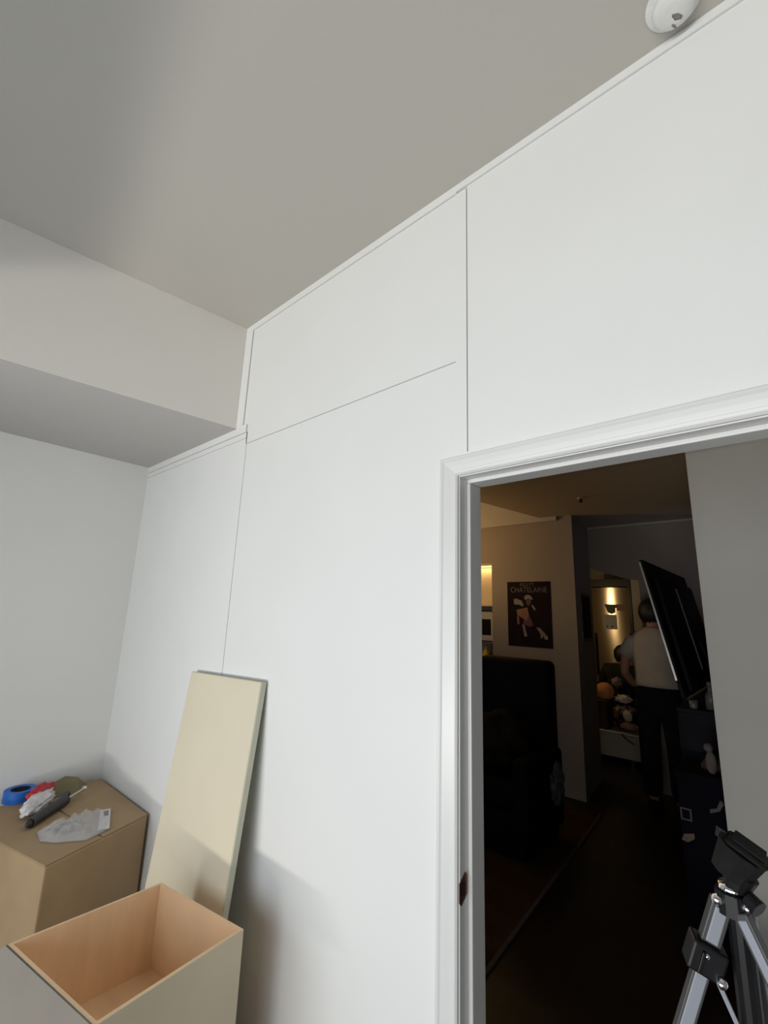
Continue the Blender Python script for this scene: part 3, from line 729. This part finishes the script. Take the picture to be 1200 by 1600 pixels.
garment('brown_garment', (-1.715, 5.25, 0.440), (0.105, 0.085, 0.070), 'brown_cloth', 21, 'dark brown garment at the bottom of the laundry heap', 0.2, BT, 0.2)
garment('print_garment', (-1.700, 5.23, 0.590), (0.105, 0.080, 0.060), 'print_cloth', 23, 'brown and cream printed garment in the laundry heap', 0.3, 0.530, 0.3)
garment('cream_garment', (-1.705, 5.23, 0.715), (0.085, 0.065, 0.045), 'cream_cloth', 25, 'cream garment crumpled on top of the laundry heap', 0.3, 0.668, 0.4, 0.25)
garment('tan_garment', (-1.640, 5.128, 0.430), (0.080, 0.018, 0.040), 'tan_cloth', 27, 'folded tan garment at the edge of the white bench', 0.0, 0.395)
garment('cream_sock', (-1.650, 5.128, 0.545), (0.045, 0.018, 0.060), 'cream_cloth', 29, 'small cream sock hanging down the front of the laundry heap', 0.0, 0.485, 0.3, 0.2)
garment('pink_garment', (-1.815, 5.40, 0.885), (0.055, 0.045, 0.050), 'pink_cloth', 31, 'pale pink garment behind the orange knitted hat', 0.4)
blk = blob('dark_garment', (-1.735, 5.42, 0.60), (0.105, 0.045, 0.24), 'trousers', None, 0.2, 2, 33, 4, BT, fold=0.08)
tag(blk, 'black garment heaped behind the laundry on the bench', 'clothes')
# strap hanging over the bench front
st = bpy.data.meshes.new('strap')
bm = bmesh.new()
pts = [(-1.72, 5.092, 0.345), (-1.69, 5.088, 0.315), (-1.65, 5.088, 0.285), (-1.59, 5.088, 0.255)]
for p, q in zip(pts, pts[1:]): tube_bm(bm, p, q, 0.008, None, 8)
so = bm_obj('strap', bm, 'brown_cloth'); tag(so, 'dark strap hanging down the front of the white bench', 'strap')

# ------------------------------------------------------------------ standing person seen from behind
pr = empty('person')
PX, PYp = -1.056, 3.95
body = [
 (0, 0, 0.98, .125, .10), (0, 0, 1.15, .125, .095), (0, .005, 1.33, .150, .105), (0, .0, 1.48, .120, .085), (0, .01, 1.575, .055, .055), (0.0, .02, 1.65, .058, .06), (-.005, .03, 1.74, .082, .098), (-.005, .03, 1.82, .062, .078),   # 0-7 trunk, neck, head
 (-.185, 0, 1.50, .060, .058), (-.250, .0, 1.36, .050, .05), (-.285, .02, 1.17, .044, .043), (-.245, .15, 1.06, .036, .036), (-.17, .26, 1.04, .028, .028),   # 8-12 left arm bent forwards
 (.185, 0, 1.50, .060, .058), (.245, .0, 1.36, .050, .05), (.262, .03, 1.22, .043, .043), (.20, .17, 1.17, .036, .036), (.13, .27, 1.19, .028, .028),        # 13-17 right arm
 (-.095, 0, .88, .090, .09), (-.105, .01, .50, .060, .062), (-.11, -.01, .10, .042, .046), (-.115, .10, .035, .038, .030), (-.115, .17, .028, .030, .022),   # 18-22 left leg
 (.095, 0, .88, .090, .09), (.105, .01, .50, .060, .062), (.11, -.01, .10, .042, .046), (.115, .10, .035, .038, .030), (.115, .17, .028, .030, .022),        # 23-27 right leg
 (-.005, .125, 1.725, .014, .016),                                                                                                                       # 28 nose
]
ed = [(0,1),(1,2),(2,3),(3,4),(4,5),(5,6),(6,7),(3,8),(8,9),(9,10),(10,11),(11,12),(3,13),(13,14),(14,15),(15,16),(16,17),(0,18),(18,19),(19,20),(20,21),(21,22),(0,23),(23,24),(24,25),(25,26),(26,27),(6,28)]
# hands: palm and five fingers on each wrist
def hand(wi, sgn):
    w = body[wi]; n0 = len(body)
    body.append((w[0]+sgn*-.0+(.03 if w[0] < 0 else -.03), w[1]+.055, w[2]-.005, .024, .018)); ed.append((wi, n0))
    s_ = 1 if w[0] < 0 else -1
    for k, (dx, L_) in enumerate(((-.022, .060), (-.007, .072), (.008, .068), (.021, .052))):
        b0 = len(body); p = body[n0]
        body.append((p[0]+dx+s_*.008, p[1]+.045, p[2]-.002, .0085)); body.append((p[0]+dx+s_*.016, p[1]+.045+L_*.5, p[2]-.012, .008)); body.append((p[0]+dx+s_*.022, p[1]+.040+L_*.75, p[2]-.034, .007))
        ed.extend([(n0, b0), (b0, b0+1), (b0+1, b0+2)])
    b0 = len(body); p = body[n0]
    body.append((p[0]+s_*.036, p[1]+.012, p[2]+.006, .010)); body.append((p[0]+s_*.050, p[1]+.040, p[2]+.002, .008)); ed.extend([(n0, b0), (b0, b0+1)])
hand(12, 1); hand(17, 1)
K = 0.98
body = [(PX+p[0], PYp+p[1], p[2]*K)+tuple(p[3:]) for p in body]
skin('body', body, ed, 'skin', pr, 0, 2)
for s in (-1, 1): blob('ear', (PX-0.005+s*0.083, PYp+0.03, 1.725*K), (0.010, 0.022, 0.032), 'skin', pr, 0.1, 2, 1, 3)
for s in (-1, 1): blob('eye', (PX-0.005+s*0.032, PYp+0.118, 1.75*K), (0.013, 0.010, 0.010), 'cup_white', pr, 0.0, 2, 1, 2)
blob('mouth', (PX-0.005, PYp+0.118, 1.685*K), (0.024, 0.008, 0.007), 'magnet_red', pr, 0.0, 2, 1, 2)
# hair: cap over crown, back and sides
bm = bmesh.new(); bmesh.ops.create_icosphere(bm, subdivisions=4, radius=1.0)
for v in bm.verts:
    n = v.co.normalized(); k = 1+0.04*noise.noise(n*6)
    v.co = Vector((PX-0.008+n.x*0.100*k, PYp+0.022+n.y*0.118*k, 1.765*K+n.z*0.118*k))
kill = [f for f in bm.faces if (f.calc_center_median().y > PYp+0.085 and f.calc_center_median().z < 1.80*K) or f.calc_center_median().z < 1.675*K]
bmesh.ops.delete(bm, geom=kill, context='FACES')
bmesh.ops.solidify(bm, geom=bm.faces[:], thickness=-0.012)
bm_obj('hair', bm, 'hair', pr, True)
# t-shirt: a loft of ellipses that hangs from the shoulders, plus two sleeves
def loft(name, rings, material, parent, seg=36, wob=0.0, cap=False):
    bm = bmesh.new(); rr = []
    for (cx, cy, cz, rx_, ry_) in rings:
        rr.append([bm.verts.new((cx+rx_*math.cos(2*math.pi*k/seg)*(1+wob*noise.noise(Vector((k*.55, cz*3, 1)))), cy+ry_*math.sin(2*math.pi*k/seg)*(1+wob*noise.noise(Vector((k*.55, cz*3, 5)))), cz)) for k in range(seg)])
    for a_, b_ in zip(rr, rr[1:]):
        for k in range(seg): bm.faces.new((a_[k], a_[(k+1) % seg], b_[(k+1) % seg], b_[k]))
    if cap: bm.faces.new(rr[0]); bm.faces.new(rr[-1])
    bmesh.ops.recalc_face_normals(bm, faces=bm.faces[:])
    bmesh.ops.solidify(bm, geom=bm.faces[:], thickness=0.004)
    return bm_obj(name, bm, material, parent, True)
shirt = loft('tshirt', [(PX, PYp+.008, 1.622*K, .064, .064), (PX, PYp+.004, 1.606*K, .090, .078), (PX, PYp, 1.570*K, .155, .098), (PX, PYp, 1.515*K, .200, .116), (PX, PYp, 1.42*K, .203, .128), (PX, PYp, 1.30*K, .192, .132), (PX+.004, PYp, 1.18*K, .190, .132), (PX+.010, PYp, 1.12*K, .200, .140), (PX+.014, PYp, 1.075*K, .208, .146)], 'tshirt', pr, 40, 0.035)
for s in (-1, 1):
    bm = bmesh.new()
    p_, q_ = Vector((PX+s*.150, PYp, 1.515*K)), Vector((PX+s*.262, PYp+.004, 1.335*K))
    m_, L_ = frame_mtx(p_, q_); seg = 20; rr = []
    for t, r in ((0, .066), (.25, .078), (.6, .076), (1.0, .072)):
        rr.append([bm.verts.new(m_ @ Vector((r*math.cos(2*math.pi*k/seg), r*math.sin(2*math.pi*k/seg), L_*t))) for k in range(seg)])
    for a_, b_ in zip(rr, rr[1:]):
        for k in range(seg): bm.faces.new((a_[k], a_[(k+1) % seg], b_[(k+1) % seg], b_[k]))
    bmesh.ops.recalc_face_normals(bm, faces=bm.faces[:])
    bmesh.ops.solidify(bm, geom=bm.faces[:], thickness=0.003)
    bm_obj('sleeve', bm, 'tshirt', shirt, True)
tro = [(PX, PYp, 1.04*K, .165, .125), (PX, PYp, .93*K, .150, .125)]
skin('trousers', [(PX, PYp, 1.17, .165, .120), (PX, PYp, .93, .165, .135), (PX-.10, PYp, .84, .112, .112), (PX-.108, PYp+.01, .50, .090, .090), (PX-.112, PYp-.005, .09, .080, .085), (PX+.10, PYp, .84, .112, .112), (PX+.108, PYp+.01, .50, .090, .090), (PX+.112, PYp-.005, .09, .080, .085)],
     [(0, 1), (1, 2), (2, 3), (3, 4), (1, 5), (5, 6), (6, 7)], 'trousers', pr, 0, 2)
for s in (-1, 1): blob('shoe', (PX+s*0.114, PYp+0.06, 0.040), (0.054, 0.155, 0.050), 'trousers', pr, 0.06, 1.5, 3, 3, 0.0)
set_base(pr, (PX, PYp, 0))
tag(pr, 'person with short dark hair in a pale t-shirt and dark trousers standing, back turned', 'person')

# seated person in a dark jacket on the bench, bent towards the refrigerator
p2_ = empty('person')
SX, SY = -1.855, 5.66
bz = [
 (0, 0, .49, .140, .12), (0, .03, .66, .135, .11), (.0, .07, .88, .150, .11), (.01, .11, 1.02, .105, .085), (.015, .15, 1.09, .055, .055), (.02, .18, 1.16, .078, .090), (.02, .185, 1.23, .062, .075),
 (-.175, .10, 1.0, .062), (-.245, .16, .83, .052), (-.20, .33, .72, .040), (-.13, .42, .72, .030),
 (.185, .10, 1.0, .062), (.245, .16, .83, .052), (.20, .33, .72, .040), (.13, .42, .72, .030),
 (-.10, .10, .46, .088), (-.12, .40, .46, .066), (-.12, .40, .08, .046), (-.12, .50, .04, .036),
 (.10, .10, .46, .088), (.12, .40, .46, .066), (.12, .40, .08, .046), (.12, .50, .04, .036)]
eb = [(0,1),(1,2),(2,3),(3,4),(4,5),(5,6),(3,7),(7,8),(8,9),(9,10),(3,11),(11,12),(12,13),(13,14),(0,15),(15,16),(16,17),(17,18),(0,19),(19,20),(20,21),(21,22)]
for wi in (10, 14):
    w = bz[wi]; n0 = len(bz); s_ = 1 if w[0] < 0 else -1
    bz.append((w[0]+s_*.03, w[1]+.05, w[2], .022)); eb.append((wi, n0)); p = bz[n0]
    for dx, L_ in ((-.022, .055), (-.007, .066), (.008, .062), (.021, .048)):
        b0 = len(bz); bz.append((p[0]+dx, p[1]+.045, p[2]-.004, .0085)); bz.append((p[0]+dx+s_*.006, p[1]+.045+L_*.5, p[2]-.020, .0075)); eb.extend([(n0, b0), (b0, b0+1)])
    b0 = len(bz); bz.append((p[0]+s_*.034, p[1]+.014, p[2]+.004, .0095)); bz.append((p[0]+s_*.046, p[1]+.040, p[2]-.004, .008)); eb.extend([(n0, b0), (b0, b0+1)])
skin('body', [(SX+p[0], SY+p[1], p[2])+tuple(p[3:]) for p in bz], eb, 'skin', p2_, 0, 2)
bm = bmesh.new(); bmesh.ops.create_icosphere(bm, subdivisions=4, radius=1.0)
for v in bm.verts:
    n = v.co.normalized(); k = 1+0.05*noise.noise(n*6+Vector((4, 0, 0)))
    v.co = Vector((SX+.02+n.x*0.098*k, SY+.165+n.y*0.115*k, 1.195+n.z*0.120*k))
kill = [f for f in bm.faces if f.calc_center_median().y > SY+.235 and f.calc_center_median().z < 1.22]
bmesh.ops.delete(bm, geom=kill, context='FACES'); bmesh.ops.solidify(bm, geom=bm.faces[:], thickness=-0.012)
bm_obj('hair', bm, 'hair', p2_, True)
jk = [(0, 0, .52, .185, .15), (0, .025, .66, .178, .145), (.0, .065, .88, .190, .145), (.01, .10, 1.0, .150, .115), (.012, .12, 1.065, .090, .085),
      (-.165, .10, 1.0, .085), (-.250, .16, .83, .074), (-.205, .33, .72, .058), (-.15, .40, .72, .050),
      (.180, .10, 1.0, .085), (.250, .16, .83, .074), (.205, .33, .72, .058), (.15, .40, .72, .050)]
skin('jacket', [(SX+p[0], SY+p[1], p[2])+tuple(p[3:]) for p in jk], [(0,1),(1,2),(2,3),(3,4),(3,5),(5,6),(6,7),(7,8),(3,9),(9,10),(10,11),(11,12)], 'jacket_olive', p2_, 0, 2)
skin('trousers', [(SX+p[0], SY+p[1], p[2])+tuple(p[3:]) for p in [(0, 0, .48, .165, .12), (-.10, .10, .455, .105), (-.12, .40, .46, .085), (-.12, .40, .12, .072), (.10, .10, .455, .105), (.12, .40, .46, .085), (.12, .40, .12, .072)]],
     [(0, 1), (1, 2), (2, 3), (0, 4), (4, 5), (5, 6)], 'trousers', p2_, 0, 2)
for s in (-1, 1): blob('shoe', (SX+s*0.12, SY+0.45, 0.045), (0.052, 0.145, 0.055), 'trousers', p2_, 0.06, 1.5, 3, 3, 0.0)
set_base(p2_, (SX, SY, 0))
tag(p2_, 'person with black hair in a dark olive jacket sitting before the refrigerator', 'person')

# ------------------------------------------------------------------ television on the dresser
ds2 = empty('dresser')
DX0, DX1, DY0, DY1, DZ = -0.640, -0.20, 2.42, 3.90, 1.115
box('carcass', (DX0+0.01, DY0, 0.03), (DX1, DY1, DZ-0.025), 'dresser_navy', ds2, 0.003)
box('top', (DX0-0.005, DY0-0.015, DZ-0.025), (DX1+0.01, DY1+0.01, DZ), 'dresser_navy', ds2, 0.004)
for k in range(4):
    for j in range(2):
        z = 0.08+k*0.255; y = DY0+0.02+j*0.73
        dw = box('drawer', (DX0-0.008, y, z), (DX0+0.0098, y+0.71, z+0.235), 'dresser_navy', ds2, 0.003)
        tube('knob', (DX0-0.030, y+0.355, z+0.12), (DX0-0.008, y+0.355, z+0.12), 0.012, 'steel', dw)
for y in (DY0+0.06, DY1-0.06):
    for x in (DX0+0.05, DX1-0.05): box('leg', (x-0.02, y-0.02, 0), (x+0.02, y+0.02, 0.03), 'dresser_navy', ds2)
set_base(ds2, ((DX0+DX1)/2, (DY0+DY1)/2, 0))
tag(ds2, 'dark navy chest of drawers behind the grey wall end', 'dresser')

tv = empty('television')
TL = 0.83; tilt = math.atan2(0.16, 0.80)
# local frame: origin at lower near corner, y along the screen, z up the tilted panel, x towards the back
mtv = Matrix.Translation((-0.548, 2.15, 1.205)) @ Matrix.Rotation(-tilt, 4, 'Y')
box('panel', (-0.018, 0, 0), (0.004, 1.46, TL), 'tv_black', tv, 0.004, mtv)
box('screen', (-0.0195, 0.012, 0.018), (-0.018, 1.448, TL-0.012), 'tv_black', tv, 0, mtv)
box('bezel', (-0.0205, -0.003, 0.10), (-0.0105, 0.0, TL-0.012), 'tv_bezel', tv, 0, mtv)
rbox('back_housing', (0.004, 0.10, 0.02), (0.040, 1.36, TL-0.10), 'tv_black', tv, 0.017, 4, mtv)
box('mount_rail', (0.040, 0.58, 0.12), (0.050, 0.60, TL-0.16), 'rail_grey', tv, 0.002, mtv)
tube('stand_post', (mtv @ Vector((0.060, 0.73, 0.30))), (-0.42, 2.88, 1.14), 0.025, 'tv_black', tv)
box('stand_base', (-0.60, 2.55, DZ), (-0.24, 3.22, DZ+0.022), 'tv_black', tv, 0.006)
set_base(tv, (-0.42, 2.88, DZ))
tag(tv, 'large black flat television seen from behind, tilted forward over the dresser', 'television')

cu = lathe('white_cup', [(0, 0), (0.018, 0), (0.022, 0.012), (0.024, 0.05), (0.021, 0.05), (0.019, 0.008), (0, 0.006)], 'cup_dim', None, Matrix.Translation((-0.555, 2.44, DZ)), 20)
tag(cu, 'small white cup on the corner of the navy dresser', 'cup')
bt = lathe('spray_bottle', [(0, 0), (0.028, 0), (0.030, 0.08), (0.014, 0.11), (0.012, 0.14), (0.018, 0.145), (0.016, 0.165), (0, 0.168)], 'cup_dim', None, Matrix.Translation((-0.468, 2.48, DZ)), 18)
tag(bt, 'slim white bottle on the dresser beside the cup', 'bottle')
hs_ = empty('wall_shelf')
box('shelf_case', (-0.52, 3.95, 0), (-0.1, 4.38, 1.72), 'fridge_black', hs_)
box('shelf_lip', (-0.535, 3.94, 1.70), (-0.1, 3.95, 1.712), 'steel', hs_)
set_base(hs_, (-0.3, 4.15, 0))
tag(hs_, 'black shelf cabinet with a bright front edge behind the television', 'cabinet')

# navy storage tote with cards, toys on top
tt = empty('storage_tote')
quadbox('tote_body', ((-0.615, 2.055), (-0.400, 2.055), (-0.400, 2.385), (-0.615, 2.385)), 0.0, 0.83, 'tote_navy', tt, 0.02)
quadbox('tote_rim', ((-0.622, 2.048), (-0.393, 2.048), (-0.393, 2.392), (-0.622, 2.392)), 0.80, 0.835, 'tote_navy', tt, 0.006)
set_base(tt, (-0.52, 2.22, 0))
tag(tt, 'tall navy fabric storage tote beside the end of the grey wall', 'tote')
cf = empty('card')
box('card_sheet', (-0.607, 2.050, 0.595), (-0.555, 2.0545, 0.655), 'card_grey', cf)
box('card_print', (-0.599, 2.0492, 0.603), (-0.563, 2.050, 0.647), 'tote_navy', cf)
set_base(cf, (-0.58, 2.052, 0.595)); tag(cf, 'square card with a pale border fixed on the navy tote', 'card')
lp = prism('patch', [(-0.612, 2.0545, 0.495), (-0.585, 2.0545, 0.49), (-0.552, 2.0545, 0.515), (-0.553, 2.0545, 0.54), (-0.60, 2.0545, 0.525)], (0, -0.004, 0), 'card_tan')
tag(lp, 'small tan patch below the square card on the navy tote', 'patch')
lp = prism('label_tag', [(-0.470, 2.0545, 0.66), (-0.428, 2.0545, 0.68), (-0.405, 2.0545, 0.72), (-0.420, 2.0545, 0.735), (-0.440, 2.0545, 0.69), (-0.470, 2.0545, 0.68)], (0, -0.004, 0), 'card_grey')
tag(lp, 'crooked grey tag near the top of the navy tote', 'tag')
lp = prism('sticker', [(-0.460, 2.0545, 0.565), (-0.425, 2.0545, 0.545), (-0.408, 2.0545, 0.59), (-0.450, 2.0545, 0.61)], (0, -0.004, 0), 'card_grey')
tag(lp, 'tilted grey sticker low on the navy tote', 'sticker')
ty_ = empty('soft_toy')
blob('toy_body', (-0.452, 2.12, 0.895), (0.026, 0.025, 0.060), 'plush_white', ty_, 0.2, 2, 3, 3, 0.836)
blob('toy_head', (-0.458, 2.12, 0.968), (0.022, 0.022, 0.022), 'plush_white', ty_, 0.15, 2, 4, 3)
set_base(ty_, (-0.452, 2.12, 0.836)); tag(ty_, 'small white soft toy sitting on the navy tote', 'toy')
bb = blob('brown_cloth', (-0.455, 2.22, 0.850), (0.055, 0.05, 0.05), 'plush_brown', None, 0.3, 2, 8, 3, 0.836)
tag(bb, 'brown cloth bundle on the navy tote behind the toy', 'cloth')
